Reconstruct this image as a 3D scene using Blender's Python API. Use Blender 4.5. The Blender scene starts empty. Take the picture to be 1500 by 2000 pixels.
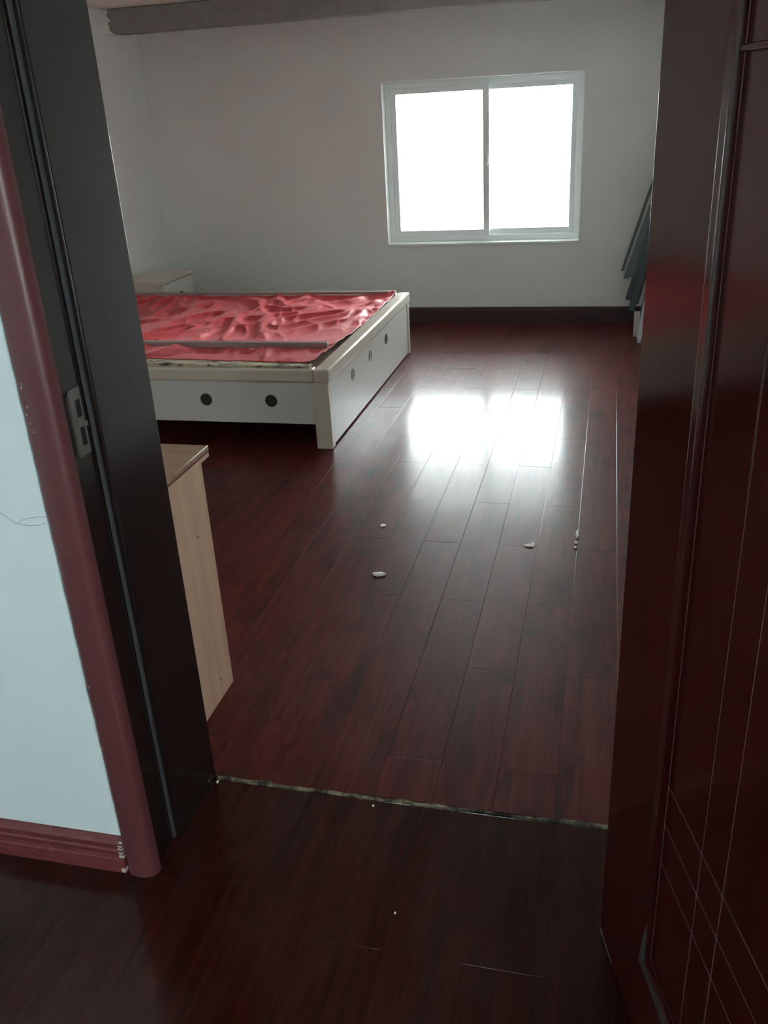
import bpy, bmesh, math, random
from mathutils import Vector, noise, Matrix
random.seed(7)
S = bpy.context.scene
COL = S.collection
PI = math.pi

# ------------------------------------------------------------------ camera
cam_d = bpy.data.cameras.new('camera')
cam = bpy.data.objects.new('camera', cam_d)
COL.objects.link(cam)
cam_d.sensor_fit = 'VERTICAL'
cam_d.sensor_height = 36.0
cam_d.lens = 31.0535
cam_d.clip_start = 0.02
cam.location = (0, 0, 1.5)
cam.rotation_euler = (math.radians(65.49466), math.radians(2.98753), math.radians(13.35349))
S.camera = cam

# ------------------------------------------------------------------ sky, exposure
W = bpy.data.worlds.new('overcast_sky')
S.world = W
W.use_nodes = True
_bg = W.node_tree.nodes['Background']
_bg.inputs['Color'].default_value = (0.93, 0.985, 1.0, 1)
_bg.inputs['Strength'].default_value = 42.0
S.view_settings.view_transform = 'Standard'
S.view_settings.look = 'None'
S.view_settings.exposure = 0.0
S.view_settings.gamma = 1.0
S.view_settings.use_curve_mapping = False
S.cycles.use_denoising = True
S.cycles.sample_clamp_indirect = 60.0
S.cycles.max_bounces = 12
S.cycles.diffuse_bounces = 6
S.cycles.glossy_bounces = 4
S.cycles.transparent_max_bounces = 12
S.cycles.caustics_reflective = True
S.cycles.caustics_refractive = False

# sampling portals in the two window openings: they emit nothing, they only tell Cycles where the sky gets in
def portal(name, loc, rot, w, h):
    l = bpy.data.lights.new(name, 'AREA'); l.shape = 'RECTANGLE'; l.size = w; l.size_y = h; l.cycles.is_portal = True
    o = bpy.data.objects.new(name, l); COL.objects.link(o); o.location = loc; o.rotation_euler = rot
portal('window_portal', (-0.900, 6.875, 1.12), (-PI / 2, 0, 0), 1.40, 1.10)
portal('hall_window_portal', (1.19, -1.02, 1.35), (0, PI / 2, 0), 1.20, 0.56)

# ------------------------------------------------------------------ materials
def mat(name, color, rough=0.5, spec=0.5, metal=0.0, coat=0.0, coat_rough=0.05):
    m = bpy.data.materials.new(name)
    m.use_nodes = True
    b = m.node_tree.nodes['Principled BSDF']
    b.inputs['Base Color'].default_value = (*color, 1)
    b.inputs['Roughness'].default_value = rough
    b.inputs['Specular IOR Level'].default_value = spec
    b.inputs['Metallic'].default_value = metal
    b.inputs['Coat Weight'].default_value = coat
    b.inputs['Coat Roughness'].default_value = coat_rough
    return m

class NT:
    """small helper to wire nodes"""
    def __init__(s, m):
        s.t = m.node_tree; s.n = s.t.nodes; s.b = s.n['Principled BSDF']
    def add(s, kind, **kw):
        n = s.n.new(kind)
        for k, v in kw.items(): setattr(n, k, v)
        return n
    def link(s, a, b): s.t.links.new(a, b)
    def pos(s, scale, rand=0.0):
        g = s.add('ShaderNodeNewGeometry'); mp = s.add('ShaderNodeVectorMath', operation='MULTIPLY')
        src = g.outputs['Position']
        if rand:
            o = s.add('ShaderNodeObjectInfo'); k = s.add('ShaderNodeMath', operation='MULTIPLY')
            s.link(o.outputs['Random'], k.inputs[0]); k.inputs[1].default_value = rand
            a = s.add('ShaderNodeVectorMath', operation='ADD')
            s.link(src, a.inputs[0]); s.link(k.outputs[0], a.inputs[1]); src = a.outputs[0]
        s.link(src, mp.inputs[0]); mp.inputs[1].default_value = scale
        return mp.outputs[0]
    def noise(s, vec, scale=1, detail=4, rough=0.55, dist=0.0):
        n = s.add('ShaderNodeTexNoise'); s.link(vec, n.inputs['Vector'])
        n.inputs['Scale'].default_value = scale; n.inputs['Detail'].default_value = detail
        n.inputs['Roughness'].default_value = rough; n.inputs['Distortion'].default_value = dist
        return n.outputs['Fac']
    def ramp(s, fac, stops):
        r = s.add('ShaderNodeValToRGB'); s.link(fac, r.inputs['Fac'])
        e = r.color_ramp.elements
        while len(e) > 1: e.remove(e[-1])
        e[0].position = stops[0][0]; e[0].color = (*stops[0][1], 1)
        for p, c in stops[1:]:
            x = e.new(p); x.color = (*c, 1)
        return r.outputs['Color']
    def mix(s, fac, a, b, mode='MIX'):
        m = s.add('ShaderNodeMix', data_type='RGBA', blend_type=mode)
        for sock, v in ((m.inputs['Factor'], fac), (m.inputs['A'], a), (m.inputs['B'], b)):
            pass
        ins = [m.inputs[0], m.inputs[6], m.inputs[7]]
        for sock, v in zip(ins, (fac, a, b)):
            if hasattr(v, 'is_linked') or hasattr(v, 'links'): s.link(v, sock)
            elif isinstance(v, tuple): sock.default_value = (*v, 1)
            else: sock.default_value = v
        return m.outputs[2]
    def maprange(s, fac, a, b, c, d):
        m = s.add('ShaderNodeMapRange'); s.link(fac, m.inputs[0])
        for i, v in enumerate((a, b, c, d)): m.inputs[i + 1].default_value = v
        return m.outputs[0]
    def bump(s, h, strength=0.1, dist=0.01):
        b = s.add('ShaderNodeBump'); b.inputs['Strength'].default_value = strength
        b.inputs['Distance'].default_value = dist
        s.link(h, b.inputs['Height']); s.link(b.outputs['Normal'], s.b.inputs['Normal'])

def plaster(name, c0, c1, rough=0.85):
    m = mat(name, c0, rough, 0.25); t = NT(m)
    n = t.noise(t.pos((1, 1, 1)), 1.6, 5)
    t.link(t.ramp(n, [(0.35, c0), (0.65, c1)]), t.b.inputs['Base Color'])
    t.bump(t.noise(t.pos((1, 1, 1)), 60, 3), 0.05, 0.004)
    return m

def plank_wood(name, dark, mid, light, rough=0.19, blotch=0.54, spec=0.36, coat=0.0):
    m = mat(name, mid, rough, spec); t = NT(m)
    p = t.pos((26, 1.6, 1), 37.0)
    g = t.noise(p, 1.0, 6, 0.6, 0.6)
    fine = t.noise(t.pos((240, 7, 1), 11.0), 1.0, 3)
    c = t.ramp(g, [(0.30, dark), (0.5, mid), (0.72, light)])
    c = t.mix(t.maprange(fine, 0.35, 0.65, 0.0, 0.55), c, t.mix(1.0, c, (0.55, 0.5, 0.5), 'MULTIPLY'))
    b = t.noise(t.pos((9, 4.5, 1), 19.0), 1.0, 3, 0.6, 0.8)
    c = t.mix(t.maprange(b, blotch, blotch + 0.2, 0.0, 0.7), c, (0.022, 0.009, 0.009))
    o = t.add('ShaderNodeObjectInfo')
    c = t.mix(t.maprange(o.outputs['Random'], 0, 1, 0.0, 0.35), c, t.mix(1.0, c, (0.6, 0.5, 0.5), 'MULTIPLY'))
    # dusty film, in smudges
    d = t.noise(t.pos((1.5, 1.1, 1)), 1.3, 5, 0.6, 1.2)
    dust = t.maprange(d, 0.42, 0.75, 0.0, 0.05)
    c = t.mix(dust, c, (0.30, 0.25, 0.24))
    t.link(c, t.b.inputs['Base Color'])
    r = t.noise(t.pos((3, 2, 1)), 2.5, 5, 0.6, 0.5)
    t.link(t.maprange(r, 0.3, 0.7, rough * 0.95, rough * 1.08), t.b.inputs['Roughness'])
    t.b.inputs['Coat Weight'].default_value = coat; t.b.inputs['Coat Roughness'].default_value = 0.15
    t.bump(g, 0.02, 0.003)
    return m

def door_wood(name, dark, light, axis='z', rough=0.16, coat=0.0):
    m = mat(name, dark, rough, 0.5, coat=coat); t = NT(m)
    sc = {'z': (45, 45, 1.2), 'x': (1.2, 45, 45)}[axis]
    g = t.noise(t.pos(sc), 1.0, 5, 0.6, 0.4)
    t.link(t.ramp(g, [(0.3, dark), (0.7, light)]), t.b.inputs['Base Color'])
    r = t.noise(t.pos((4, 4, 4)), 2.0, 4)
    t.link(t.maprange(r, 0.3, 0.7, rough * 0.93, rough * 1.1), t.b.inputs['Roughness'])
    return m

M = {}
M['wall'] = plaster('room_wall_paint', (0.77, 0.80, 0.78), (0.81, 0.84, 0.82))
M['hall_wall'] = plaster('hall_wall_paint', (0.70, 0.785, 0.79), (0.75, 0.825, 0.83))
M['ceiling'] = plaster('ceiling_paint', (0.80, 0.73, 0.67), (0.86, 0.79, 0.72))
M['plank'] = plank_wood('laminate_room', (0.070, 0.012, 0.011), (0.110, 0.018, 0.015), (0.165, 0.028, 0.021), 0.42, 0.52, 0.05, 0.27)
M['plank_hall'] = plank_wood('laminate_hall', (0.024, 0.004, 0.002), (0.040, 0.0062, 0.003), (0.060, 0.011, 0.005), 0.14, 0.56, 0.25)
M['subfloor'] = mat('plank_joint', (0.05, 0.02, 0.018), 0.7)
M['door'] = door_wood('door_lacquer', (0.044, 0.0045, 0.003), (0.066, 0.007, 0.005), 'z', 0.15)
M['groove'] = mat('door_groove_line', (0.15, 0.10, 0.092), 0.4)
M['jamb'] = door_wood('jamb_lacquer', (0.013, 0.008, 0.008), (0.019, 0.010, 0.010), 'z', 0.17)
M['casing'] = door_wood('casing_lacquer', (0.120, 0.036, 0.038), (0.132, 0.040, 0.042), 'z', 0.36)
M['casing_dark'] = mat('casing_edge_dark', (0.035, 0.012, 0.014), 0.4)
M['baseboard_hall'] = door_wood('hall_baseboard_lacquer', (0.145, 0.030, 0.030), (0.18, 0.042, 0.042), 'x', 0.28)
M['baseboard'] = door_wood('room_baseboard_lacquer', (0.045, 0.022, 0.024), (0.06, 0.03, 0.032), 'x', 0.3)
M['gasket'] = mat('grey_rubber', (0.060, 0.060, 0.064), 0.5)
M['steel'] = mat('brushed_steel', (0.26, 0.245, 0.235), 0.36, metal=1.0)
M['black'] = mat('black_void', (0.006, 0.006, 0.006), 0.8)
M['pvc'] = mat('white_pvc', (0.84, 0.89, 0.89), 0.35)
M['reveal'] = plaster('white_reveal', (0.84, 0.86, 0.84), (0.88, 0.90, 0.88), 0.7)
M['chip'] = mat('chipped_filler', (0.55, 0.50, 0.46), 0.8)
M['crumb'] = mat('white_plaster_crumb', (0.92, 0.88, 0.87), 0.8)
M['crack'] = mat('hairline_crack', (0.22, 0.26, 0.26), 0.9)
M['cream'] = mat('cream_lacquer', (0.64, 0.59, 0.505), 0.17)
M['cream_lt'] = mat('white_panel_lacquer', (0.66, 0.66, 0.64), 0.22)
M['plug'] = mat('dark_vent_plug', (0.030, 0.026, 0.020), 0.6)
M['plug_grey'] = mat('grey_vent_plug', (0.28, 0.27, 0.26), 0.5)
M['greybar'] = mat('grey_brown_batten', (0.34, 0.285, 0.285), 0.45)
M['board_w'] = mat('white_board', (0.66, 0.72, 0.76), 0.4)
M['board_c'] = mat('cream_board_edge', (0.55, 0.53, 0.48), 0.5)
M['slat'] = mat('dark_slate_slat', (0.12, 0.155, 0.17), 0.5)
M['slat2'] = mat('dark_slate_slat_worn', (0.19, 0.235, 0.25), 0.5)
M['redstripe'] = mat('red_brown_edge_band', (0.22, 0.055, 0.035), 0.45)
M['outdoor'] = mat('outdoor_concrete', (0.6, 0.6, 0.58), 0.9)

m = mat('cement_render', (0.11, 0.11, 0.105), 0.95, 0.1); t = NT(m)
n1 = t.noise(t.pos((1, 1, 1)), 9, 6)
t.link(t.ramp(n1, [(0.3, (0.26, 0.26, 0.25)), (0.7, (0.32, 0.318, 0.305))]), t.b.inputs['Base Color'])
t.bump(t.noise(t.pos((1, 1, 1)), 90, 3), 0.3, 0.004); M['cement'] = m

m = mat('birch_laminate', (0.6, 0.4, 0.25), 0.42); t = NT(m)
g = t.noise(t.pos((22, 22, 1.3)), 1.0, 5, 0.6, 0.3)
c = t.ramp(g, [(0.3, (0.66, 0.41, 0.27)), (0.55, (0.76, 0.50, 0.345)), (0.75, (0.82, 0.56, 0.40))])
sm = t.noise(t.pos((8, 14, 6)), 1.0, 4)
c = t.mix(t.maprange(sm, 0.58, 0.75, 0, 0.25), c, (0.30, 0.20, 0.13))
t.link(c, t.b.inputs['Base Color']); M['birch'] = m
m = mat('birch_laminate_top', (0.5, 0.38, 0.26), 0.38); t = NT(m)
g = t.noise(t.pos((1.6, 34, 22)), 1.0, 5, 0.6, 0.3)
t.link(t.ramp(g, [(0.3, (0.36, 0.22, 0.145)), (0.7, (0.47, 0.31, 0.21))]), t.b.inputs['Base Color']); M['birch_top'] = m

m = mat('stained_cream_board', (0.55, 0.5, 0.38), 0.6); t = NT(m)
b = t.noise(t.pos((13, 30, 60)), 1.0, 3, 0.6, 0.6)
t.link(t.ramp(b, [(0.54, (0.56, 0.51, 0.38)), (0.60, (0.20, 0.16, 0.12)), (0.66, (0.035, 0.028, 0.022))]), t.b.inputs['Base Color']); M['stained'] = m

m = mat('red_satin_cloth', (0.44, 0.045, 0.052), 0.5, 0.4); t = NT(m)
m.node_tree.nodes['Principled BSDF'].inputs['Sheen Weight'].default_value = 0.25
m.node_tree.nodes['Principled BSDF'].inputs['Sheen Roughness'].default_value = 0.4
m.node_tree.nodes['Principled BSDF'].inputs['Sheen Tint'].default_value = (1.0, 0.62, 0.62, 1)
n1 = t.noise(t.pos((1, 1, 1)), 3, 4)
t.link(t.ramp(n1, [(0.35, (0.56, 0.042, 0.052)), (0.7, (0.66, 0.064, 0.080))]), t.b.inputs['Base Color']); M['cloth'] = m

m = mat('threshold_filler', (0.30, 0.26, 0.18), 0.85); t = NT(m)
n1 = t.noise(t.pos((1, 1, 1)), 34, 4)
t.link(t.ramp(n1, [(0.40, (0.025, 0.018, 0.016)), (0.54, (0.14, 0.11, 0.07)), (0.74, (0.42, 0.36, 0.22))]), t.b.inputs['Base Color']); M['filler'] = m
m = mat('threshold_dust', (0.06, 0.05, 0.045), 0.9); M['dust'] = m

m = bpy.data.materials.new('thin_window_glass'); m.use_nodes = True
nt = m.node_tree; nt.nodes.clear()
o = nt.nodes.new('ShaderNodeOutputMaterial'); mx = nt.nodes.new('ShaderNodeMixShader')
tr = nt.nodes.new('ShaderNodeBsdfTransparent'); gl = nt.nodes.new('ShaderNodeBsdfGlossy'); fr = nt.nodes.new('ShaderNodeFresnel')
gl.inputs['Roughness'].default_value = 0.02; fr.inputs['IOR'].default_value = 1.3
tr.inputs['Color'].default_value = (0.96, 0.985, 0.98, 1)
nt.links.new(fr.outputs[0], mx.inputs[0]); nt.links.new(tr.outputs[0], mx.inputs[1]); nt.links.new(gl.outputs[0], mx.inputs[2]); nt.links.new(mx.outputs[0], o.inputs[0])
M['glass'] = m

# ------------------------------------------------------------------ mesh helpers
def origin(o):
    v = Vector((0, 0, 0))
    while o is not None:
        v += o.location; o = o.parent
    return v
class MB:
    def __init__(s): s.v = []; s.f = []
    def quadbox(s, c8):
        i = len(s.v); s.v += [tuple(c) for c in c8]
        s.f += [tuple(i + k for k in q) for q in ((0, 3, 2, 1), (4, 5, 6, 7), (0, 1, 5, 4), (1, 2, 6, 5), (2, 3, 7, 6), (3, 0, 4, 7))]
        return s
    def box(s, x0, y0, z0, x1, y1, z1):
        return s.quadbox([(x0, y0, z0), (x1, y0, z0), (x1, y1, z0), (x0, y1, z0), (x0, y0, z1), (x1, y0, z1), (x1, y1, z1), (x0, y1, z1)])
    def frame(s, x0, z0, x1, z1, w, y0, y1):       # rectangular frame in the XZ plane
        s.box(x0, y0, z0, x1, y1, z0 + w); s.box(x0, y0, z1 - w, x1, y1, z1)
        s.box(x0, y0, z0 + w, x0 + w, y1, z1 - w); s.box(x1 - w, y0, z0 + w, x1, y1, z1 - w)
        return s
    def extrude(s, prof, a, b, fu, fv):            # closed profile (u,v) swept straight from a to b
        n = len(prof); i = len(s.v); a = Vector(a); b = Vector(b); fu = Vector(fu); fv = Vector(fv)
        for p in (a, b):
            s.v += [tuple(p + fu * u + fv * v) for u, v in prof]
        s.f += [(i + k, i + (k + 1) % n, i + n + (k + 1) % n, i + n + k) for k in range(n)]
        s.f += [tuple(i + k for k in reversed(range(n))), tuple(i + n + k for k in range(n))]
        return s
    def tube(s, a, b, r, n=12, r2=None):
        a = Vector(a); b = Vector(b); d = (b - a).normalized()
        u = d.orthogonal().normalized(); v = d.cross(u); i = len(s.v); r2 = r if r2 is None else r2
        for p, rr in ((a, r), (b, r2)):
            s.v += [tuple(p + u * rr * math.cos(2 * PI * k / n) + v * rr * math.sin(2 * PI * k / n)) for k in range(n)]
        s.f += [(i + k, i + (k + 1) % n, i + n + (k + 1) % n, i + n + k) for k in range(n)]
        s.f += [tuple(i + k for k in reversed(range(n))), tuple(i + n + k for k in range(n))]
        return s
    def build(s, name, material, parent=None, bevel=0.0, seg=2, smooth=False, loc=(0, 0, 0)):
        me = bpy.data.meshes.new(name)
        me.from_pydata([(x - loc[0], y - loc[1], z - loc[2]) for x, y, z in s.v], [], s.f)
        bm = bmesh.new(); bm.from_mesh(me)
        bmesh.ops.recalc_face_normals(bm, faces=bm.faces)
        if bevel:
            es = [e for e in bm.edges if len(e.link_faces) == 2 and e.calc_face_angle() > 0.6]
            rb = bmesh.ops.bevel(bm, geom=es, offset=bevel, segments=seg, profile=0.6, affect='EDGES', clamp_overlap=True)
            for f in rb['faces']: f.smooth = True          # only the rounded edges shade smooth, the flats stay flat
        if smooth:
            for f in bm.faces: f.smooth = True
        bm.to_mesh(me); bm.free()
        if smooth: me.set_sharp_from_angle(angle=math.radians(40))
        me.materials.append(material if not isinstance(material, str) else M[material])
        ob = bpy.data.objects.new(name, me); COL.objects.link(ob); ob.location = loc
        if parent is not None: ob.parent = parent; ob.location = tuple(Vector(loc) - origin(parent))
        return ob

def tag(o, label, cat=None, group=None, kind=None):
    o['label'] = label
    if cat: o['category'] = cat
    if group: o['group'] = group
    if kind: o['kind'] = kind
    return o
def empty(name, loc=(0, 0, 0)):
    o = bpy.data.objects.new(name, None); COL.objects.link(o); o.location = loc; o.empty_display_size = 0.1
    return o
def box(name, dims, material, parent=None, bevel=0.0, seg=2):
    return MB().box(*dims).build(name, material, parent, bevel, seg)

# ------------------------------------------------------------------ room measures (metres)
XL, XR, YF = -3.40, 0.40, 6.66            # room: left wall, right wall, window wall
YH, YI = 1.27, 1.575                      # hall face and room face of the entrance wall
JL, JR = -0.888, 0.10                     # door opening
HB = -2.4                                 # hall back wall
HL, HR = -2.4, 1.0                        # hall side walls
ZC, ZH = 2.21, 2.45                       # ceilings
WX0, WX1, WZ0, WZ1 = -1.606, -0.195, 0.563, 1.678   # window opening

# ------------------------------------------------------------------ walls, floor, ceiling
b = MB()
T = 0.22
b.box(XL - T, YF, 0, WX0, YF + T, 2.6); b.box(WX1, YF, 0, XR + T, YF + T, 2.6)
b.box(WX0, YF, 0, WX1, YF + T, WZ0); b.box(WX0, YF, WZ1, WX1, YF + T, 2.6)
tag(b.build('wall_far', 'wall'), 'grey white painted wall with the window in it', 'wall', kind='structure')
tag(box('wall_left', (XL - T, YI, 0, XL, YF, 2.6), 'wall'), 'plain off-white wall left of the bed', 'wall', kind='structure')
tag(box('wall_right', (XR, YI, 0, XR + T, YF, 2.6), 'wall'), 'plain off-white wall right of the window behind the slats', 'wall', kind='structure')
# entrance wall: room skin and hall skin
b = MB()
FR = 0.045
for (x0, x1, z0) in ((XL - T, JL - FR, 0), (JR + FR, 1.2, 0), (JL - FR, JR + FR, 2.05)):
    b.box(x0, YH + 0.15, z0, x1, YI, 2.6)
tag(b.build('wall_back', 'wall'), 'room side of the wall around the doorway', 'wall', kind='structure')
b = MB()
for (x0, x1, z0) in ((XL - T, JL - FR, 0), (JR + FR, 1.2, 0), (JL - FR, JR + FR, 2.05)):
    b.box(x0, YH, z0, x1, YH + 0.15, 2.6)
wall_entrance = tag(b.build('wall_entrance', 'hall_wall'), 'pale blue white hall wall left of the doorway', 'wall', kind='structure')
# hall shell behind the photographer, a window in its right wall
tag(box('wall_hall_left', (HL - 0.2, HB - 0.2, 0, HL, YH, 2.6), 'hall_wall'), 'hall side wall left of the photographer', 'wall', kind='structure')
tag(box('wall_hall_back', (HL, HB - 0.2, 0, HR + 0.2, HB, 2.6), 'hall_wall'), 'hall wall behind the photographer', 'wall', kind='structure')
b = MB(); hy0, hy1, hz0, hz1 = -1.30, -0.74, 0.75, 1.95
b.box(HR, HB, 0, HR + 0.2, hy0, 2.6); b.box(HR, hy1, 0, HR + 0.2, YH, 2.6)
b.box(HR, hy0, 0, HR + 0.2, hy1, hz0); b.box(HR, hy0, hz1, HR + 0.2, hy1, 2.6)
tag(b.build('wall_hall_right', 'hall_wall'), 'hall side wall with a window opening', 'wall', kind='structure')
tag(box('ceiling', (XL, YI, ZC, XR, YF, ZC + 0.15), 'ceiling'), 'low warm white ceiling of the bedroom', 'ceiling', kind='structure')
tag(box('ceiling_hall', (HL, HB, ZH, HR, YH, ZH + 0.1), 'hall_wall'), 'hall ceiling', 'ceiling', kind='structure')

# cement downstand beam near the window wall, ragged where it meets the left wall
b = MB(); bx0 = XL + 0.045; nx = 60; prof = []
yb0, yb1 = 6.2, 6.34
i0 = len(b.v); rows = 9
for j in range(rows + 1):
    z = 2.058 + (ZC - 0.004 - 2.058) * j / rows
    x = bx0 + 0.028 * noise.noise(Vector((3.1, z * 38, 0))) + (0.03 if j == 0 else 0)
    for y in (yb0, yb1): b.v.append((x, y, z))
for j in range(rows + 1):
    z = 2.058 + (ZC - 0.004 - 2.058) * j / rows
    for y in (yb0, yb1): b.v.append((XR, y, z))
k = 2 * (rows + 1)
for j in range(rows):
    b.f += [(2*j, 2*j+2, 2*j+3, 2*j+1), (k+2*j, k+2*j+1, k+2*j+3, k+2*j+2), (2*j, k+2*j, k+2*j+2, 2*j+2), (2*j+1, 2*j+3, k+2*j+3, k+2*j+1)]
b.f += [(0, 1, k+1, k), (2*rows, k+2*rows, k+2*rows+1, 2*rows+1)]
tag(b.build('trim_2', 'cement'), 'dark grey bare cement beam under the ceiling, ragged at its left end', 'beam', kind='structure')
tag(box('trim_5', (XL, 6.205, 2.060, XL + 0.07, 6.335, ZC - 0.002), 'wall'), 'plastered pad where the cement beam meets the left wall', 'beam', kind='structure')

# floor slab + planks
floor = tag(box('floor', (XL - T, HB - 0.2, -0.12, HR + 0.2, YF + T, -0.009), 'subfloor'),
            'dark red-brown glossy laminate floor', 'floor', kind='structure')
PW, PL = 0.1425, 0.80
mesh_cache = {}
def plank_mesh(w, l, material):
    key = (round(w, 4), round(l, 4), material)
    if key not in mesh_cache:
        g = 0.0001; e, d = (0.0010, 0.00035) if material == 'plank' else (0.0008, 0.00025); h = 0.0085
        x, y = w / 2 - g, l / 2 - g
        v = [(sx * x, sy * y, -h) for sx, sy in ((-1, -1), (1, -1), (1, 1), (-1, 1))]
        v += [(sx * x, sy * y, -d) for sx, sy in ((-1, -1), (1, -1), (1, 1), (-1, 1))]
        v += [(sx * (x - e), sy * (y - e), 0) for sx, sy in ((-1, -1), (1, -1), (1, 1), (-1, 1))]
        f = [(0, 3, 2, 1)]
        for o in (0, 4):
            f += [(o, o+1, o+5, o+4), (o+1, o+2, o+6, o+5), (o+2, o+3, o+7, o+6), (o+3, o, o+4, o+7)]
        f.append((8, 9, 10, 11))
        me = bpy.data.meshes.new('plank'); me.from_pydata(v, [], f)
        me.materials.append(M[material]); mesh_cache[key] = me
    return mesh_cache[key]
def lay(x0, x1, y0, y1, material):
    o = bpy.data.objects.new('plank', plank_mesh(x1 - x0, y1 - y0, material))
    COL.objects.link(o); o.parent = floor
    tilt = math.radians(0.035)
    o.location = ((x0 + x1) / 2, (y0 + y1) / 2, random.uniform(-0.0006, 0.0))
    o.rotation_euler = (random.uniform(-tilt, tilt) * 0.25, random.uniform(-tilt, tilt), 0)
Y0R, Y1R = 1.582, YF - 0.012
k = -4
while True:
    x1 = -0.0555 - PW * k; x0 = x1 - PW
    if x1 < XL + 0.02: break
    xa, xb = max(x0, XL + 0.005), min(x1, XR - 0.005)
    if xb > xa + 0.02:
        off = 3.33 if k % 2 == 0 else 2.95
        ys = sorted(off + PL * j for j in range(-4, 6))
        cuts = [Y0R] + [y for y in ys if Y0R + 0.06 < y < Y1R - 0.06] + [Y1R]
        for a, c in zip(cuts, cuts[1:]): lay(xa, xb, a, c, 'plank')
    k += 1
HWp = 0.16
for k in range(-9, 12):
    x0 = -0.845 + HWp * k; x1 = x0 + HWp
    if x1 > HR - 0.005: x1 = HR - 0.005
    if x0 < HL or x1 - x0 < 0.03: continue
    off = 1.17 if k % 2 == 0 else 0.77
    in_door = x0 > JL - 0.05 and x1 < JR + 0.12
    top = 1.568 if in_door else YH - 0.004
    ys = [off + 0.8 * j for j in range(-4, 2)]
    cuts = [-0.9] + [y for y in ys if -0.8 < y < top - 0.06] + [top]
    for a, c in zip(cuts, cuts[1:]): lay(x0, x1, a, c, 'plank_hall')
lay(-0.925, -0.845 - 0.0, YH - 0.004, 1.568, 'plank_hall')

# ragged filler line at the threshold
b = MB(); n = 120
pts = []
for i in range(n + 1):
    x = JL + 0.004 + (JR - JL - 0.008) * i / n
    u = i / n
    w_lo = 0.005 + 0.010 * max(0, noise.noise(Vector((x * 16, 0, 1.7)))) + (0.011 if 0.35 < u < 0.62 else 0) * abs(noise.noise(Vector((x * 40, 3, 0)))) * 2
    w_hi = 0.004 + 0.004 * noise.noise(Vector((x * 23, 5, 0))) + (0.010 if (u < 0.15 or u > 0.86) else 0) * (0.5 + 0.5 * noise.noise(Vector((x * 9, 8, 0))))
    if 0.70 < u < 0.76: w_lo, w_hi = 0.002, 0.001
    pts.append((x, 1.577 - w_lo, 1.577 + w_hi))
for x, a, c in pts:
    zt = 0.0008 + 0.0020 * abs(noise.noise(Vector((x * 60, 2, 0))))
    b.v += [(x, a, -0.004), (x, a + 0.002, 0.0008), (x, (a + c) / 2, zt), (x, c - 0.001, 0.0012), (x, c, -0.004)]
for i in range(n):
    for j in range(4):
        b.f.append((5*i+j, 5*i+5+j, 5*i+6+j, 5*i+1+j))
tag(b.build('trim_3', 'filler'), 'ragged yellow-grey filler line across the doorway floor', 'threshold', kind='structure')

# ------------------------------------------------------------------ window
win = tag(empty('window_1', ((WX0 + WX1) / 2, YF, WZ0)), 'white two-pane sliding window with a lit deep reveal', 'window', kind='structure')
b = MB(); rv = 0.012
b.box(WX0, YF - 0.004, WZ0, WX0 + rv, YF + 0.20, WZ1); b.box(WX1 - rv, YF - 0.004, WZ0, WX1, YF + 0.20, WZ1)
b.box(WX0 + rv, YF - 0.004, WZ1 - rv, WX1 - rv, YF + 0.20, WZ1)
b.build('window_reveal', 'reveal', win, 0.003)
box('window_sill', (WX0 + rv, YF - 0.008, WZ0, WX1 - rv, YF + 0.20, WZ0 + 0.018), 'reveal', win, 0.004)
FX0, FX1, FZ0, FZ1 = WX0 + rv, WX1 - rv, WZ0 + 0.018, WZ1 - rv
MB().frame(FX0, FZ0, FX1, FZ1, 0.040, YF + 0.085, YF + 0.165).build('window_frame', 'pvc', win, 0.003)
MX = -0.880
for (x0, x1, y0, y1, nm) in ((FX0 + 0.034, MX + 0.029, YF + 0.092, YF + 0.122, 'left'), (MX - 0.029, FX1 - 0.034, YF + 0.128, YF + 0.158, 'right')):
    s = MB().frame(x0, FZ0 + 0.036, x1, FZ1 - 0.034, 0.044, y0, y1).build('sash', 'pvc', win, 0.003)
    ym = (y0 + y1) / 2
    box('pane', (x0 + 0.032, ym - 0.002, FZ0 + 0.07, x1 - 0.032, ym + 0.002, FZ1 - 0.068), 'glass', s)
b = MB(); b.box(MX + 0.004, YF + 0.080, 1.10, MX + 0.018, YF + 0.092, 1.17); b.box(MX + 0.008, YF + 0.066, 1.128, MX + 0.030, YF + 0.082, 1.142)
b.build('latch', 'pvc', win, 0.002)
# thin wire security grille outside, only its clips show against the sky
gr = tag(empty('security_grille', (MX, YF + 0.185, FZ0)), 'thin wire grille fixed outside the white window', 'grille')
zt, zb = FZ1 - 0.055, FZ0 + 0.055
for i in range(13):
    x = FX0 + 0.05 + (FX1 - FX0 - 0.1) * i / 12
    w = MB().tube((x, YF + 0.185, zb), (x, YF + 0.185, zt), 0.0013, 6).build('wire', 'steel', gr)
    MB().box(x - 0.006, YF + 0.180, zt - 0.032, x + 0.006, YF + 0.190, zt - 0.002).build('clip', 'pvc', w)
MB().box(FX0 + 0.02, YF + 0.178, zt - 0.005, FX1 - 0.02, YF + 0.192, zt + 0.014).build('rail', 'pvc', gr)
MB().box(FX0 + 0.02, YF + 0.178, zb - 0.014, FX1 - 0.02, YF + 0.192, zb + 0.005).build('rail', 'pvc', gr)

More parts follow.
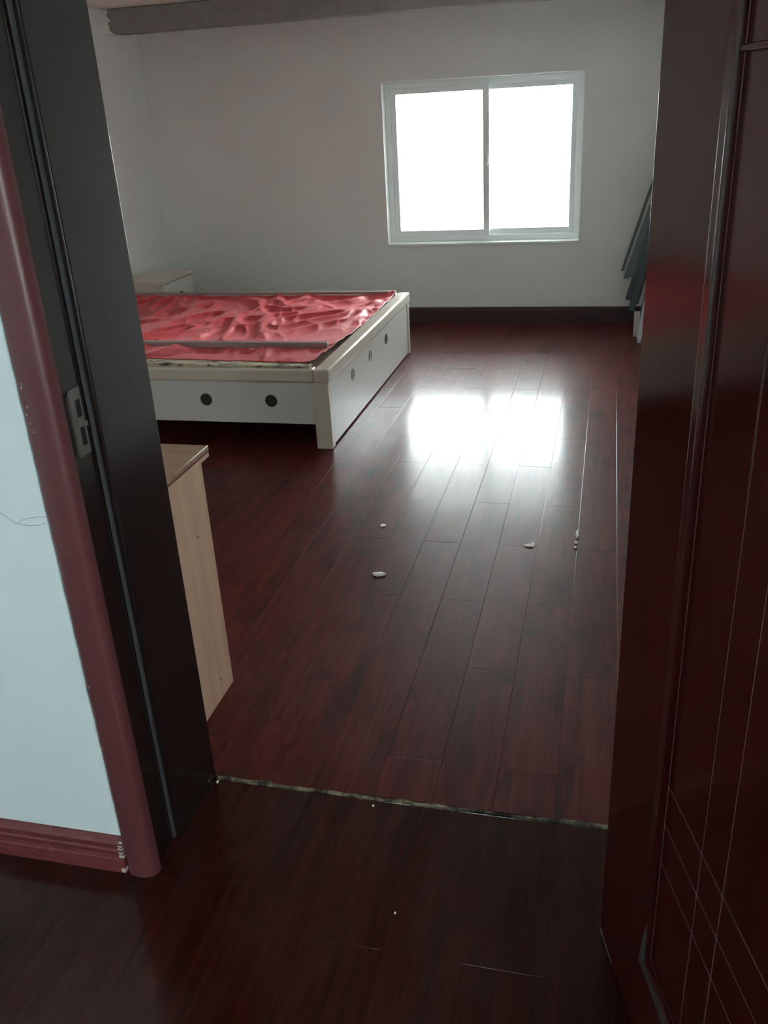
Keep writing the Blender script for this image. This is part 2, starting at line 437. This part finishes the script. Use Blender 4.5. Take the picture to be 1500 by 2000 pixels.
# ------------------------------------------------------------------ baseboards
pf = [(0, 0), (0.016, 0), (0.016, 0.085), (0.012, 0.092), (0.012, 0.100), (0.006, 0.112), (0, 0.112)]
tag(MB().extrude(pf, (XL + 0.016, YF, 0), (XR, YF, 0), (0, -1, 0), (0, 0, 1)).build('baseboard_far', 'baseboard'),
    'dark brown baseboard under the window', 'baseboard', kind='structure')
tag(MB().extrude(pf, (XL, YI, 0), (XL, YF, 0), (1, 0, 0), (0, 0, 1)).build('baseboard_left', 'baseboard'),
    'dark brown baseboard behind the bed', 'baseboard', kind='structure')
tag(MB().extrude(pf, (XR, YI + 0.0, 0), (XR, YF - 0.016, 0), (-1, 0, 0), (0, 0, 1)).build('baseboard_right', 'baseboard'),
    'dark brown baseboard along the right wall', 'baseboard', kind='structure')
ph = [(0, 0), (0.018, 0), (0.0185, 0.018), (0.0165, 0.030), (0.0165, 0.034), (0.0125, 0.037), (0.011, 0.044), (0.0135, 0.052),
      (0.0150, 0.058), (0.0125, 0.063), (0.0125, 0.076), (0.009, 0.082), (0.005, 0.0905), (0, 0.0915)]
bbh = tag(MB().extrude(ph, (HL, YH, 0), (-0.962, YH, 0), (0, -1, 0), (0, 0, 1)).build('baseboard_entrance', 'baseboard_hall'),
          'moulded maroon baseboard below the pale hall wall', 'baseboard', kind='structure')
b = MB()   # worn end: small bare chips
for z0, z1, w in ((0.004, 0.014, 0.008), (0.041, 0.046, 0.011), (0.053, 0.056, 0.010), (0.063, 0.066, 0.011), (0.071, 0.0735, 0.010), (0.079, 0.083, 0.007)):
    d = [v for u, v in ph]
    dep = 0.0195 if z0 < 0.03 else 0.0142 if z0 < 0.05 else 0.0158 if z0 < 0.06 else 0.0135 if z0 < 0.077 else 0.012
    b.box(-0.962 - w, YH - dep, z0, -0.9615, YH - 0.004, z1)
b.build('paint_chip', 'chip', bbh)['kind'] = 'stuff'

# hairline cracks in the hall wall
def ribbon(b, pts, w, y):
    for (x0, z0), (x1, z1) in zip(pts, pts[1:]):
        dx, dz = x1 - x0, z1 - z0; L = math.hypot(dx, dz); nx_, nz_ = -dz / L * w, dx / L * w
        b.quadbox([(x0 - nx_, y, z0 - nz_), (x1 - nx_, y, z1 - nz_), (x1 - nx_, y + 0.002, z1 - nz_), (x0 - nx_, y + 0.002, z0 - nz_),
                   (x0 + nx_, y, z0 + nz_), (x1 + nx_, y, z1 + nz_), (x1 + nx_, y + 0.002, z1 + nz_), (x0 + nx_, y + 0.002, z0 + nz_)])
b = MB(); ribbon(b, [(-1.10, 0.872), (-1.065, 0.861), (-1.048, 0.850), (-1.037, 0.841), (-1.020, 0.839), (-1.006, 0.838), (-0.988, 0.840), (-0.972, 0.846)], 0.0004, YH - 0.0004)
b.build('crack', 'crack', wall_entrance)
b = MB(); ribbon(b, [(-1.032, 0.842), (-1.018, 0.850), (-1.002, 0.854), (-0.984, 0.857), (-0.964, 0.858)], 0.0004, YH - 0.0004)
b.build('crack', 'crack', wall_entrance)

# ------------------------------------------------------------------ door frame (left jamb in view)
fr_ = tag(empty('trim_1', (JL, YH, 0)), 'dark lacquered door frame with maroon casing around the doorway', 'door frame', kind='structure')
ZT = 2.02
# casing: bull-nosed profile, swept up
cp = [(-0.068, 0.0), (-0.068, 0.010), (-0.064, 0.0165), (-0.056, 0.0205), (-0.044, 0.0225), (-0.030, 0.0220), (-0.018, 0.0195),
      (-0.009, 0.0145), (-0.003, 0.0070), (-0.001, 0.0), (-0.001, -0.010), (-0.060, -0.0)]
n = 150; b = MB(); np_ = len(cp)
XC = JL - 0.002
for i in range(n + 1):
    z = (ZT + 0.06) * i / n
    jg = 0.0022 * noise.noise(Vector((0, 0, z * 30))) + 0.0016 * noise.noise(Vector((5, 0, z * 95)))
    for q, (u, v) in enumerate(cp):
        uu = u + (jg if q in (0, 1) else jg * 0.5 if q == 2 else 0)
        b.v.append((XC + uu, YH - v, z))
for i in range(n):
    for q in range(np_):
        b.f.append((i*np_+q, i*np_+(q+1) % np_, (i+1)*np_+(q+1) % np_, (i+1)*np_+q))
b.f += [tuple(reversed(range(np_))), tuple(n*np_+q for q in range(np_))]
cas = b.build('casing', 'casing', fr_, smooth=True)
# pale broken filler bead along the casing's outer edge
b = MB(); i0 = 0; n = 260
for i in range(n + 1):
    z = 0.095 + (ZT - 0.1) * i / n
    w = 0.0030 * noise.noise(Vector((1, 4, z * 20))) + 0.0028 * noise.noise(Vector((9, 4, z * 85)))
    xl = XC - 0.0695 - max(0.0002, 0.0008 + w)
    b.v += [(xl, YH - 0.0005, z), (XC - 0.0672, YH - 0.0112, z), (XC - 0.0655, YH - 0.0112, z), (XC - 0.0655, YH - 0.0005, z)]
for i in range(n):
    for q in range(3): b.f.append((4*i+q, 4*i+q+1, 4*i+5+q, 4*i+4+q))
b.build('filler_bead', mat('grey_filler_bead', (0.17, 0.19, 0.19), 0.9), cas)
# scuffs where the lacquer has come off
b = MB()
for (z, u) in ((1.115, -0.050), (1.108, -0.052), (1.10, -0.046), (1.09, -0.051), (1.075, -0.049), (1.06, -0.054), (1.045, -0.050), (1.03, -0.047), (0.80, -0.030), (0.50, -0.055), (0.35, -0.058), (0.31, -0.060)):
    r = random.uniform(0.0004, 0.0009); k = random.uniform(1.2, 4)
    b.quadbox([(XC + u - r, YH - 0.0232, z - r * k), (XC + u + r * 0.4, YH - 0.0232, z - r * k * 0.6), (XC + u + r * 0.4, YH - 0.0195, z - r * k * 0.6), (XC + u - r, YH - 0.0195, z - r * k),
               (XC + u - r * 0.3, YH - 0.0232, z + r * k), (XC + u + r, YH - 0.0232, z + r * k * 0.7), (XC + u + r, YH - 0.0195, z + r * k * 0.7), (XC + u - r * 0.3, YH - 0.0195, z + r * k)])
b.build('paint_chip', 'chip', cas)['kind'] = 'stuff'
box('casing', (JR + 0.032, YH - 0.020, 0, JR + 0.095, YH, ZT + 0.06), 'casing', fr_, 0.005)
box('casing', (JL - 0.070, YH - 0.020, ZT + 0.061, JR + 0.095, YH, ZT + 0.125), 'casing', fr_, 0.005)
# jambs with rabbet and stop
def jamb_profile(sgn, xf):
    # (u out of the wall into the opening, y)
    return [(-0.043, YH + 0.004), (-0.006, YH + 0.004), (-0.004, YH + 0.010), (-0.0045, YH + 0.012), (-0.016, YH + 0.016), (-0.017, YH + 0.020),
            (-0.017, YH + 0.103), (-0.004, YH + 0.1035), (-0.0012, YH + 0.1045), (0, YH + 0.1075), (0, YI + 0.002), (-0.003, YI + 0.006), (-0.043, YI + 0.006)]
for sgn, xf in ((1, JL), (-1, JR)):
    pr = jamb_profile(sgn, xf)
    MB().extrude(pr, (xf, 0, 0), (xf, 0, ZT), (sgn, 0, 0), (0, 1, 0)).build('jamb', 'jamb', fr_, 0.0008)
pr = jamb_profile(1, 0)
MB().extrude(pr, (JL - 0.04, 0, ZT), (JR + 0.04, 0, ZT), (0, 0, -1), (0, 1, 0)).build('head_jamb', 'jamb', fr_, 0.0008)
gk = MB()
gp = [(-0.0168, YH + 0.1028), (-0.0168, YH + 0.0960), (-0.0150, YH + 0.0945), (-0.0120, YH + 0.0950), (-0.0105, YH + 0.0980), (-0.0105, YH + 0.1030)]
gk.extrude(gp, (JL, 0, 0.004), (JL, 0, ZT), (1, 0, 0), (0, 1, 0)).build('gasket', 'gasket', fr_, smooth=True)
tag(MB().extrude(gp, (JR, 0, 0.004), (JR, 0, ZT), (-1, 0, 0), (0, 1, 0)).build('gasket', 'gasket', fr_, smooth=True), 'grey rubber seal strip')
# strike plate
XS = JL - 0.017
sp = MB(); y0, y1, z0, z1 = 1.316, 1.352, 0.957, 1.082
ho = [(1.331, 1.028, 1.346, 1.060), (1.331, 0.975, 1.346, 1.010)]
x0, x1 = XS + 0.0001, XS + 0.0018
for a in ((y0, z0, ho[0][0], z1), (ho[0][2], z0, y1, z1), (ho[0][0], z0, ho[0][2], ho[1][1]), (ho[0][0], ho[1][3], ho[0][2], ho[0][1]), (ho[0][0], ho[0][3], ho[0][2], z1)):
    sp.box(x0, a[0], a[1], x1, a[2], a[3])
sp.quadbox([(XS, 1.306, z0 + 0.007), (XS + 0.004, 1.306, z0 + 0.007), (x1, y0, z0 + 0.003), (x0, y0, z0 + 0.003),
            (XS, 1.306, z1 - 0.007), (XS + 0.004, 1.306, z1 - 0.007), (x1, y0, z1 - 0.003), (x0, y0, z1 - 0.003)])
sp = tag(sp.build('strike_plate', 'steel', fr_), 'steel strike plate with two openings')
for h in ho: MB().box(XS - 0.001, h[0], h[1], XS + 0.0004, h[2], h[3]).build('bolt_hole', 'black', sp)
MB().quadbox([(x1, 1.326, 1.012), (x1, 1.351, 1.008), (x1, 1.351, 1.017), (x1, 1.326, 1.026),
              (x1 + 0.002, 1.326, 1.012), (x1 + 0.005, 1.351, 1.008), (x1 + 0.005, 1.351, 1.017), (x1 + 0.002, 1.326, 1.026)]).build('latch_lip', 'steel', sp)

# ------------------------------------------------------------------ the open door leaf
TH = math.radians(16)
HX, HY = 0.053, 1.292
U = Vector((math.sin(TH), -math.cos(TH), 0)); N = Vector((-math.cos(TH), -math.sin(TH), 0)); ZV = Vector((0, 0, 1))
H0 = Vector((HX, HY, 0))
def D(s_, d_, z_): return tuple(H0 + U * s_ + N * d_ + ZV * z_)
def dbox(b, s0, s1, d0, d1, z0, z1):
    return b.quadbox([D(s0, d0, z0), D(s1, d0, z0), D(s1, d1, z0), D(s0, d1, z0), D(s0, d0, z1), D(s1, d0, z1), D(s1, d1, z1), D(s0, d1, z1)])
DW, DZ0, DZ1 = 0.93, 0.008, 2.0
PS0, PS1 = 0.212, 0.745               # panel opening
PZ0, PZM0, PZM1, PZ1 = 0.190, 1.505, 1.540, 1.86
door = tag(empty('door_1', (HX, HY, 0)), 'glossy dark red wooden door, standing open at the right', 'door', kind='structure')
dbox(MB(), 0, PS0, -0.040, 0, DZ0, DZ1).build('stile', 'door', door, 0.002)
dbox(MB(), PS1, DW, -0.040, 0, DZ0, DZ1).build('stile', 'door', door, 0.002)
dbox(MB(), PS0, PS1, -0.040, 0, DZ0, PZ0).build('rail', 'door', door, 0.001)
dbox(MB(), PS0, PS1, -0.040, 0, PZ1, DZ1).build('rail', 'door', door, 0.001)
dbox(MB(), PS0, PS1, -0.030, -0.0056, PZ0, PZ1).build('groove_backing', 'groove', door)['label'] = 'pale brown lines of the door grooves'
def mould(name, s0, s1, z0, z1, mitre):
    # profile across the moulding: (inset from opening edge, depth)
    p = [(-0.006, 0.0), (-0.003, -0.0006), (0.0, 0.0022), (0.004, 0.0030), (0.0225, 0.0030), (0.025, 0.0048), (0.0268, 0.0050), (0.0278, 0.0036), (0.0285, -0.0045), (0.0285, -0.012), (-0.006, -0.004)]
    b = MB(); n = len(p)
    for (cs, cz, ds, dz) in ((s0, z0, 1, 1), (s1, z0, -1, 1), (s1, z1, -1, -1), (s0, z1, 1, -1)):
        for i, d in p: b.v.append(D(cs + ds * i, d, cz + dz * i))
    for c in range(4):
        for q in range(n):
            b.f.append((c*n+q, c*n+(q+1) % n, ((c+1) % 4)*n+(q+1) % n, ((c+1) % 4)*n+q))
    return b.build(name, 'door', door, smooth=True)
mould('moulding', PS0, PS1, PZ0, PZ1, True)
# panel fields separated by engraved grooves
gs = [PS0 + 0.0315, 0.372, 0.441, PS1 - 0.0315]
gz = [PZ0 + 0.0315, 0.438, 0.512, 0.585, 1.537, PZ1 - 0.0315]
g = 0.0020
for i in range(len(gs) - 1):
    for j in range(len(gz) - 1):
        e0 = 0 if False else g
        dbox(MB(), gs[i] + e0, gs[i+1] - g, -0.012, -0.0045, gz[j] + g, gz[j+1] - g).build('panel_field', 'door', door, 0.0005, 1)
# raised cross bead at the top row
b = MB()
for (d0, d1, za, zb_) in ((-0.0045, 0.0015, 1.533, 1.541),):
    dbox(b, gs[0], gs[-1], d0, d1, za, zb_)
b.build('cross_bead', 'door', door, 0.002)
# chipped lower edge at the hinge side
b = MB()
dbox(b, -0.001, 0.012, -0.006, 0.0008, 0.0025, 0.012); dbox(b, 0.0121, 0.075, -0.004, 0.0006, 0.0045, 0.0085)
b.build('bare_edge', mat('bare_grey_edge', (0.16, 0.15, 0.14), 0.8), door)
b = MB()     # grey strip on the moulding, along the bottom and tapering up one corner
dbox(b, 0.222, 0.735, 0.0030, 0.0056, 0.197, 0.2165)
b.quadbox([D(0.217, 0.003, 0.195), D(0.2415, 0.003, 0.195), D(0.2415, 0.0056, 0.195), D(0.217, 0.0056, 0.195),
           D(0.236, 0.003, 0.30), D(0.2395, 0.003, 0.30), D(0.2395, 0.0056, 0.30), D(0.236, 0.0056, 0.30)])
b.build('grey_moulding_strip', mat('dark_grey_moulding', (0.050, 0.046, 0.040), 0.7), door, 0.001)
for z in (0.25, 1.75):
    hg = MB().tube(D(-0.006, -0.046, z), D(-0.006, -0.046, z + 0.1), 0.006, 12).build('hinge', 'steel', door, smooth=True)

# ------------------------------------------------------------------ bed
BX0, BX1, BY0, BY1, BZ = -3.33, -1.257, 3.875, 5.745, 0.400
bed = tag(empty('bed', ((BX0 + BX1) / 2, (BY0 + BY1) / 2, 0)), 'low cream white bed frame with round vent holes, no mattress', 'bed')
LW = 0.080
for (x0, y0, x1, y1) in ((BX1 - LW, BY0, BX1, BY0 + 0.055), (BX1 - LW, BY1 - 0.055, BX1, BY1), (BX0, BY0, BX0 + LW, BY0 + 0.055), (BX0, BY1 - 0.055, BX0 + LW, BY1)):
    box('leg', (x0, y0, 0, x1, y1, 0.336), 'cream', bed, 0.005)
cap0 = 0.336
def cap(name, dims): return box(name, dims, 'cream', bed, 0.012, 3)
cap('top_rail', (BX1 - 0.072, BY0 - 0.006, cap0, BX1 + 0.008, BY1 + 0.006, BZ))
cap('top_rail', (BX0, BY0 - 0.006, cap0, BX1 - 0.0725, BY0 + 0.060, BZ))
cap('top_rail', (BX0, BY1 - 0.060, cap0, BX1 - 0.0725, BY1 + 0.006, BZ))
def vent(b_parent, c, axis, material):
    c = Vector(c); a = Vector(axis)
    prof = [(0.031, -0.004), (0.031, 0.0012), (0.028, 0.003), (0.024, 0.0025), (0.022, 0.0006)]
    bb = MB(); u = a.orthogonal().normalized(); v = a.cross(u); n = 24
    for r, h in prof:
        bb.v += [tuple(c + a * h + (u * math.cos(2*PI*k/n) + v * math.sin(2*PI*k/n)) * r) for k in range(n)]
    for q in range(len(prof) - 1):
        bb.f += [(q*n+k, q*n+(k+1) % n, (q+1)*n+(k+1) % n, (q+1)*n+k) for k in range(n)]
    bb.f += [tuple(range((len(prof)-1)*n, len(prof)*n)), tuple(reversed(range(n)))]
    return bb.build('vent_plug', material, b_parent, smooth=True)
fp = box('front_panel', (BX0 + LW, BY0 + 0.012, 0.123, BX1 - LW, BY0 + 0.030, 0.3355), 'cream_lt', bed, 0.002)
fp['label'] = 'white side board with round dark vents'
for x in (-1.556, -1.898, -2.240, -2.60, -2.95): vent(fp, (x, BY0 + 0.012, 0.238), (0, -1, 0), 'plug')
box('rear_panel', (BX0 + LW, BY1 - 0.030, 0.123, BX1 - LW, BY1 - 0.012, 0.3355), 'cream_lt', bed, 0.002)
ep = box('end_panel', (BX1 - 0.026, BY0 + 0.0555, 0.008, BX1 - 0.006, BY1 - 0.0555, 0.3355), 'cream_lt', bed, 0.002)
for y, mt in ((5.092, 'plug'), (4.703, 'plug_grey'), (4.328, 'plug_grey')): vent(ep, (BX1 - 0.006, y, 0.25), (1, 0, 0), mt)
hb = MB().box(BX0 - 0.03, BY0 - 0.02, 0.0, BX0 - 0.0005, BY1 + 0.02, 0.40)
hb.build('head_panel', 'cream', bed, 0.006)
box('base_board', (BX0 + 0.002, BY0 + 0.061, 0.348, BX1 - 0.074, BY1 - 0.062, 0.364), 'cream', bed)
# loose stained board lying just inside the near rail
MB().quadbox([(-3.2, 3.905, 0.4005), (-1.352, 3.902, 0.4005), (-1.352, 3.950, 0.4005), (-3.2, 4.075, 0.4005),
              (-3.2, 3.905, 0.4170), (-1.352, 3.902, 0.4100), (-1.352, 3.950, 0.4100), (-3.2, 4.075, 0.4170)]).build('edge_board', 'stained', bed, 0.002)['label'] = 'cream board stained with black blotches'

# red cloth, really wrinkled
b = MB(); nx, ny = 300, 260
cx0, cx1, cy0, cy1 = BX0 + 0.02, BX1 - 0.0745, 4.030, BY1 - 0.062
def ridge(p): return 1.0 - abs(noise.noise(p)) * 2.0
BATTENS = ((-3.24, -1.362, 4.235, 4.272, 0.410, 0.028), (-3.24, -1.335, 5.692, 5.722, 0.4002, 0.016))
def cloth_z(x, y):
    q = Vector((x, y * 0.62, 0))
    w = Vector((noise.noise(q * 1.5 + Vector((11, 0, 0))), noise.noise(q * 1.5 + Vector((0, 17, 0))), 0))
    a = q + w * 0.42
    z = 0.0
    r1 = ridge(Vector((a.x * 2.6 + a.y * 1.4, a.y * 2.0 - a.x * 0.9, 1.3)))
    z += 0.026 * max(0, r1) ** 2.6
    r2 = ridge(Vector((a.x * 5.2 - a.y * 2.4, a.y * 3.6 + a.x * 1.5, 4.1)))
    z += 0.030 * max(0, r2) ** 2.4
    a2 = q + w * 0.25
    r3 = ridge(Vector((a2.x * 10.0, a2.y * 8.0 + a2.x * 3.0, 7.7)))
    z += 0.0120 * max(0, r3) ** 2.0
    r4 = ridge(Vector((a2.x * 19 + a2.y * 6, a2.y * 13 - a2.x * 5, 2.2)))
    z += 0.0022 * max(0, r4) ** 2
    z += 0.008 * noise.noise(q * 2.6)
    return z
for j in range(ny + 1):
    for i in range(nx + 1):
        u, v = i / nx, j / ny
        x = cx0 + (cx1 - cx0) * u; y = cy0 + (cy1 - cy0) * v
        if j < 12:
            y += (1 - j / 12) * (0.015 - 0.10 * u + 0.012 * noise.noise(Vector((x * 5, 1, 0))) + 0.008 * noise.noise(Vector((x * 21, 7, 0))))
        if i > nx - 10:
            x += (1 - (nx - i) / 10) * -0.003 * abs(noise.noise(Vector((3, y * 7, 0))))
        edge = min(1.0, min(i, nx - i) / 14, min(ny - j, j + 6) / 12)
        lift = 0.049 * max(0.0, min(1.0, (4.75 - y) / 0.45)) ** 1.5        # pulled up over the near rail
        z = 0.3685 + lift * 0.65 + cloth_z(x, y) * (0.35 + 0.65 * edge) * (0.92 - lift * 8)
        z = max(z, 0.3665)
        if y < 4.13: z = max(z, 0.4185 - max(0, y - 4.09) * 0.5 - 0.007 * max(0, (x + 3.2) / 1.85))
        if i > nx - 14: z += 0.026 * (1 - (nx - i) / 14) ** 2 * (0.8 + 0.5 * noise.noise(Vector((2, y * 9, 0))))
        for (p0, p1, q0, q1, pz, ph_) in BATTENS:
            if p0 - 0.02 < x < p1 + 0.02 and q0 - 0.02 < y < q1 + 0.02: z = min(z, pz - 0.0016)
        if y > 4.6: z = min(z, 0.3985 + 0.25 * max(0, z - 0.3985))
        if j > ny - 12: z += 0.024 * (1 - (ny - j) / 12) ** 2
        b.v.append((x, y, z))
for j in range(ny):
    for i in range(nx):
        k = j * (nx + 1) + i
        b.f.append((k, k + 1, k + nx + 2, k + nx + 1))
me = bpy.data.meshes.new('bed_sheet'); me.from_pydata(b.v, [], b.f)
me.polygons.foreach_set('use_smooth', [True] * len(me.polygons)); me.materials.append(M['cloth'])
sheet = bpy.data.objects.new('bed_sheet', me); COL.objects.link(sheet)
sd = sheet.modifiers.new('thickness', 'SOLIDIFY'); sd.thickness = 0.0012; sd.offset = 1
tag(sheet, 'crumpled red satin sheet spread over the bed base', 'sheet')

# two grey battens on the sheet
for (p0, p1, q0, q1, pz, ph_), lb in zip(BATTENS, ('grey wooden batten across the near part of the red sheet', 'grey wooden batten along the far rail of the bed')):
    o = box('batten', (p0, q0, pz, p1, q1, pz + ph_), 'greybar', None, 0.002)
    tag(o, lb, 'batten', 'grey battens on the red sheet')

# ------------------------------------------------------------------ nightstand in the far left corner
nx0, nx1, ny0, ny1, nz = XL + 0.018, -3.03, 5.785, 6.285, 0.485
ns = tag(empty('nightstand', ((nx0 + nx1) / 2, (ny0 + ny1) / 2, 0)), 'cream nightstand in the far left corner behind the bed', 'nightstand')
box('body', (nx0, ny0 + 0.012, 0.06, nx1 - 0.020, ny1 - 0.012, nz - 0.0285), 'cream', ns, 0.003)
box('plinth', (nx0 + 0.02, ny0 + 0.03, 0.0, nx1 - 0.045, ny1 - 0.03, 0.0595), 'cream', ns)
box('top', (nx0, ny0, nz - 0.028, nx1 + 0.004, ny1, nz), 'cream', ns, 0.005, 3)
for z0, z1 in ((0.268, 0.448), (0.07, 0.262)):
    dr = box('drawer', (nx1 - 0.0195, ny0 + 0.018, z0, nx1 - 0.003, ny1 - 0.018, z1), 'cream_lt', ns, 0.003)
    MB().tube((nx1 - 0.003, 6.04, (z0 + z1) / 2), (nx1 + 0.014, 6.04, (z0 + z1) / 2), 0.006, 12, 0.011).build('knob', 'steel', dr, smooth=True)

# ------------------------------------------------------------------ birch cabinet by the doorway
ca = tag(empty('side_cabinet', (-1.4, 1.8, 0)), 'light birch cabinet with red edged top just inside the doorway', 'cabinet')
sx = -1.003; cz = 0.690
side = box('side_panel', (sx - 0.018, 1.60, 0, sx, 1.973, cz), 'birch', ca, 0.0008, 1)
for y, z in ((1.894, 0.509), (1.897, 0.060)):
    MB().tube((sx - 0.002, y, z), (sx + 0.0016, y, z), 0.0042, 10, 0.0030).build('screw', mat('brass_screw', (0.22, 0.15, 0.09), 0.4, metal=0.6), side)
box('side_panel', (-1.80, 1.60, 0, -1.782, 1.973, cz), 'birch', ca, 0.0008, 1)
box('back_panel', (-1.7815, 1.60, 0.02, sx - 0.0185, 1.608, cz), 'birch', ca)
box('bottom_panel', (-1.7815, 1.609, 0.05, sx - 0.0185, 1.955, 0.068), 'birch', ca)
box('shelf', (-1.7815, 1.609, 0.36, sx - 0.0185, 1.950, 0.378), 'birch', ca)
for x0, x1 in ((-1.780, -1.401), (-1.399, sx - 0.0195)):
    d = box('door', (x0, 1.957, 0.05, x1, 1.973, cz - 0.003), 'birch', ca, 0.001, 1)
    xk = x1 - 0.03 if x1 < -1.2 else x0 + 0.03
    MB().tube((xk, 1.973, 0.5), (xk, 1.992, 0.5), 0.005, 12, 0.010).build('knob', 'steel', d, smooth=True)
box('lower_top', (-1.81, 1.60, cz + 0.0002, sx + 0.006, 2.012, cz + 0.012), 'birch', ca, 0.0006, 1)
box('edge_band', (-1.81, 1.60, cz + 0.0121, sx + 0.0066, 2.0126, cz + 0.0168), 'redstripe', ca)['label'] = 'red-brown stripe in the top edge'
box('top', (-1.815, 1.595, cz + 0.0169, sx + 0.006, 2.014, cz + 0.030), 'birch_top', ca, 0.0008, 1)

# ------------------------------------------------------------------ slats and boards leaning by the right wall
def leaning_board(name, x0, x1, z1, y0, y1, th, material, label):
    d = Vector((x1 - x0, 0, z1)).normalized(); nn = Vector((d.z, 0, -d.x)) * th
    a0 = Vector((x0, 0, 0)); a1 = Vector((x1, 0, z1))
    lift = max(0, -nn.z)
    pts = [a0, a0 + nn, a1 + nn, a1]
    b = MB()
    q = [Vector((p.x, 0, p.z + lift)) for p in pts]
    b.quadbox([(q[0].x, y0, q[0].z), (q[1].x, y0, q[1].z), (q[1].x, y1, q[1].z), (q[0].x, y1, q[0].z),
               (q[3].x, y0, q[3].z), (q[2].x, y0, q[2].z), (q[2].x, y1, q[2].z), (q[3].x, y1, q[3].z)])
    return tag(b.build(name, material, None, 0.003), label, 'board')
leaning_board('white_board', 0.222, 0.372, 1.16, 6.02, 6.19, 0.022, 'board_w', 'tall white board leaning on the right wall in front of the dark slats')
tag(box('cream_board', (0.197, 6.195, 0, 0.236, 6.245, 0.165), 'board_c', None, 0.003), 'short cream board end standing behind the white board by the wall', 'board')
def slat(ax, ay, az, bx, by, bz, w, th, material, label):
    a = Vector((ax, ay, az)); c = Vector((bx, by, bz)); d = (c - a).normalized()
    wv = Vector((d.z, 0, -d.x)).normalized() * (w / 2)       # width across, seen from the door
    tv = d.cross(wv).normalized() * (th / 2)
    b = MB(); p = []
    for e in (a, c):
        p += [e - wv - tv, e + wv - tv, e + wv + tv, e - wv + tv]
    b.quadbox(p)
    return tag(b.build('slat', material, None, 0.003), label, 'slat', 'dark slats leaning by the right wall')
SL = [   # foot x, y, z, lean of x per metre of height, width, thickness
    (0.109, 6.610, 0.372, 0.285, 0.018, 0.018, 'slat', 'leftmost thin dark slat, topmost of the bundle by the right wall'),
    (0.135, 6.575, 0.325, 0.290, 0.034, 0.020, 'slat2', 'second dark slat from the left, its foot just below the thin leftmost one'),
    (0.172, 6.540, 0.338, 0.250, 0.040, 0.020, 'slat2', 'pale worn dark slat at the middle of the leaning bundle'),
    (0.222, 6.505, 0.330, 0.205, 0.052, 0.022, 'slat', 'broad dark slat beside the door edge in the bundle'),
    (0.156, 6.470, 0.196, 0.245, 0.040, 0.020, 'slat', 'low dark slat whose foot ends just above the dark baseboard'),
    (0.203, 6.435, 0.180, 0.215, 0.050, 0.022, 'slat', 'low broad dark slat just behind the white board'),
    (0.180, 6.400, 0.135, 0.225, 0.044, 0.020, 'slat', 'lowest dark slat hanging clear of the floor, in front of the baseboard'),
    (0.250, 6.360, 0.010, 0.160, 0.060, 0.022, 'slat', 'dark slat standing on the floor behind the cream board end'),
]
SL = [(x, y, z, 0.388 - w * 0.5, y - 0.02, z + (0.388 - w * 0.5 - x) / k, w, th, mt, lb) for x, y, z, k, w, th, mt, lb in SL]
for s_ in SL: slat(*s_)

# ------------------------------------------------------------------ crumbs on the floor
def crumb(x, y, sx_, sy_, h, rot, label, seed, material='crumb', bend=0.0):
    bm = bmesh.new(); bmesh.ops.create_icosphere(bm, subdivisions=3, radius=1)
    for v in bm.verts:
        k = 1 + 0.35 * noise.noise(v.co * 1.6 + Vector((seed, 0, 0))) + 0.15 * noise.noise(v.co * 4 + Vector((0, seed, 0)))
        v.co *= k
        v.co.y += bend * v.co.x ** 2
        v.co = Vector((v.co.x * sx_, v.co.y * sy_, max(-0.6, v.co.z) * h))
    zmin = min(v.co.z for v in bm.verts)
    me = bpy.data.meshes.new('plaster_crumb'); bm.to_mesh(me); bm.free()
    me.polygons.foreach_set('use_smooth', [True] * len(me.polygons)); me.materials.append(M[material])
    o = bpy.data.objects.new('plaster_crumb', me); COL.objects.link(o)
    o.location = (x, y, -zmin + 0.0002); o.rotation_euler = (0, 0, rot)
    return tag(o, label, 'crumb', 'pale crumbs on the floor')
crumb(-0.731, 2.664, 0.026, 0.013, 0.004, 0.15, 'largest white plaster crumb, alone on the middle of the floor', 3)
crumb(-0.222, 2.958, 0.021, 0.013, 0.003, 0.6, 'curved white shaving at a plank end below the window reflection', 5, bend=0.8)
crumb(-0.058, 3.075, 0.006, 0.034, 0.003, 0.0, 'long white splash on the seam right of the window reflection', 8)
crumb(-0.060, 3.002, 0.005, 0.010, 0.003, 0.2, 'small white drop on the right seam, nearest the long splash', 9)
crumb(-0.060, 2.965, 0.005, 0.008, 0.003, 0.1, 'lowest small white drop on the right seam', 10)
crumb(-0.811, 3.059, 0.011, 0.015, 0.0025, 0.4, 'small white crumb left of the window reflection', 12)
crumb(-0.474, 1.548, 0.0030, 0.0025, 0.003, 0, 'white speck on the ragged threshold line', 14)
crumb(-0.356, 1.259, 0.0022, 0.0028, 0.002, 0, 'tiny white speck on the hall floor nearest the viewer', 15)
crumb(-0.885 + 0.008, 1.560, 0.003, 0.004, 0.003, 0, 'white speck at the foot of the left door jamb', 17)

# ------------------------------------------------------------------ outside: unseen eave added to cut the floor glare, ground
tag(box('added_eave', (-4.2, YF + T, 1.76, 1.4, YF + T + 1.5, 1.88), 'outdoor'), 'added unseen concrete eave above the window, cuts the sky glare on the floor', 'eave', kind='structure')
tag(box('ground_outside', (-40, YF + 0.6, -0.9, 40, 90, -0.6), mat('pale_paving', (0.34, 0.35, 0.34), 0.9)), 'pale paved yard outside the window', 'ground', kind='structure')
tag(box('yard_outside', (HR + 0.6, -40, -0.9, 60, 6.5, -0.6), M['outdoor']), 'pale paved yard beyond the hall window', 'ground', kind='structure')
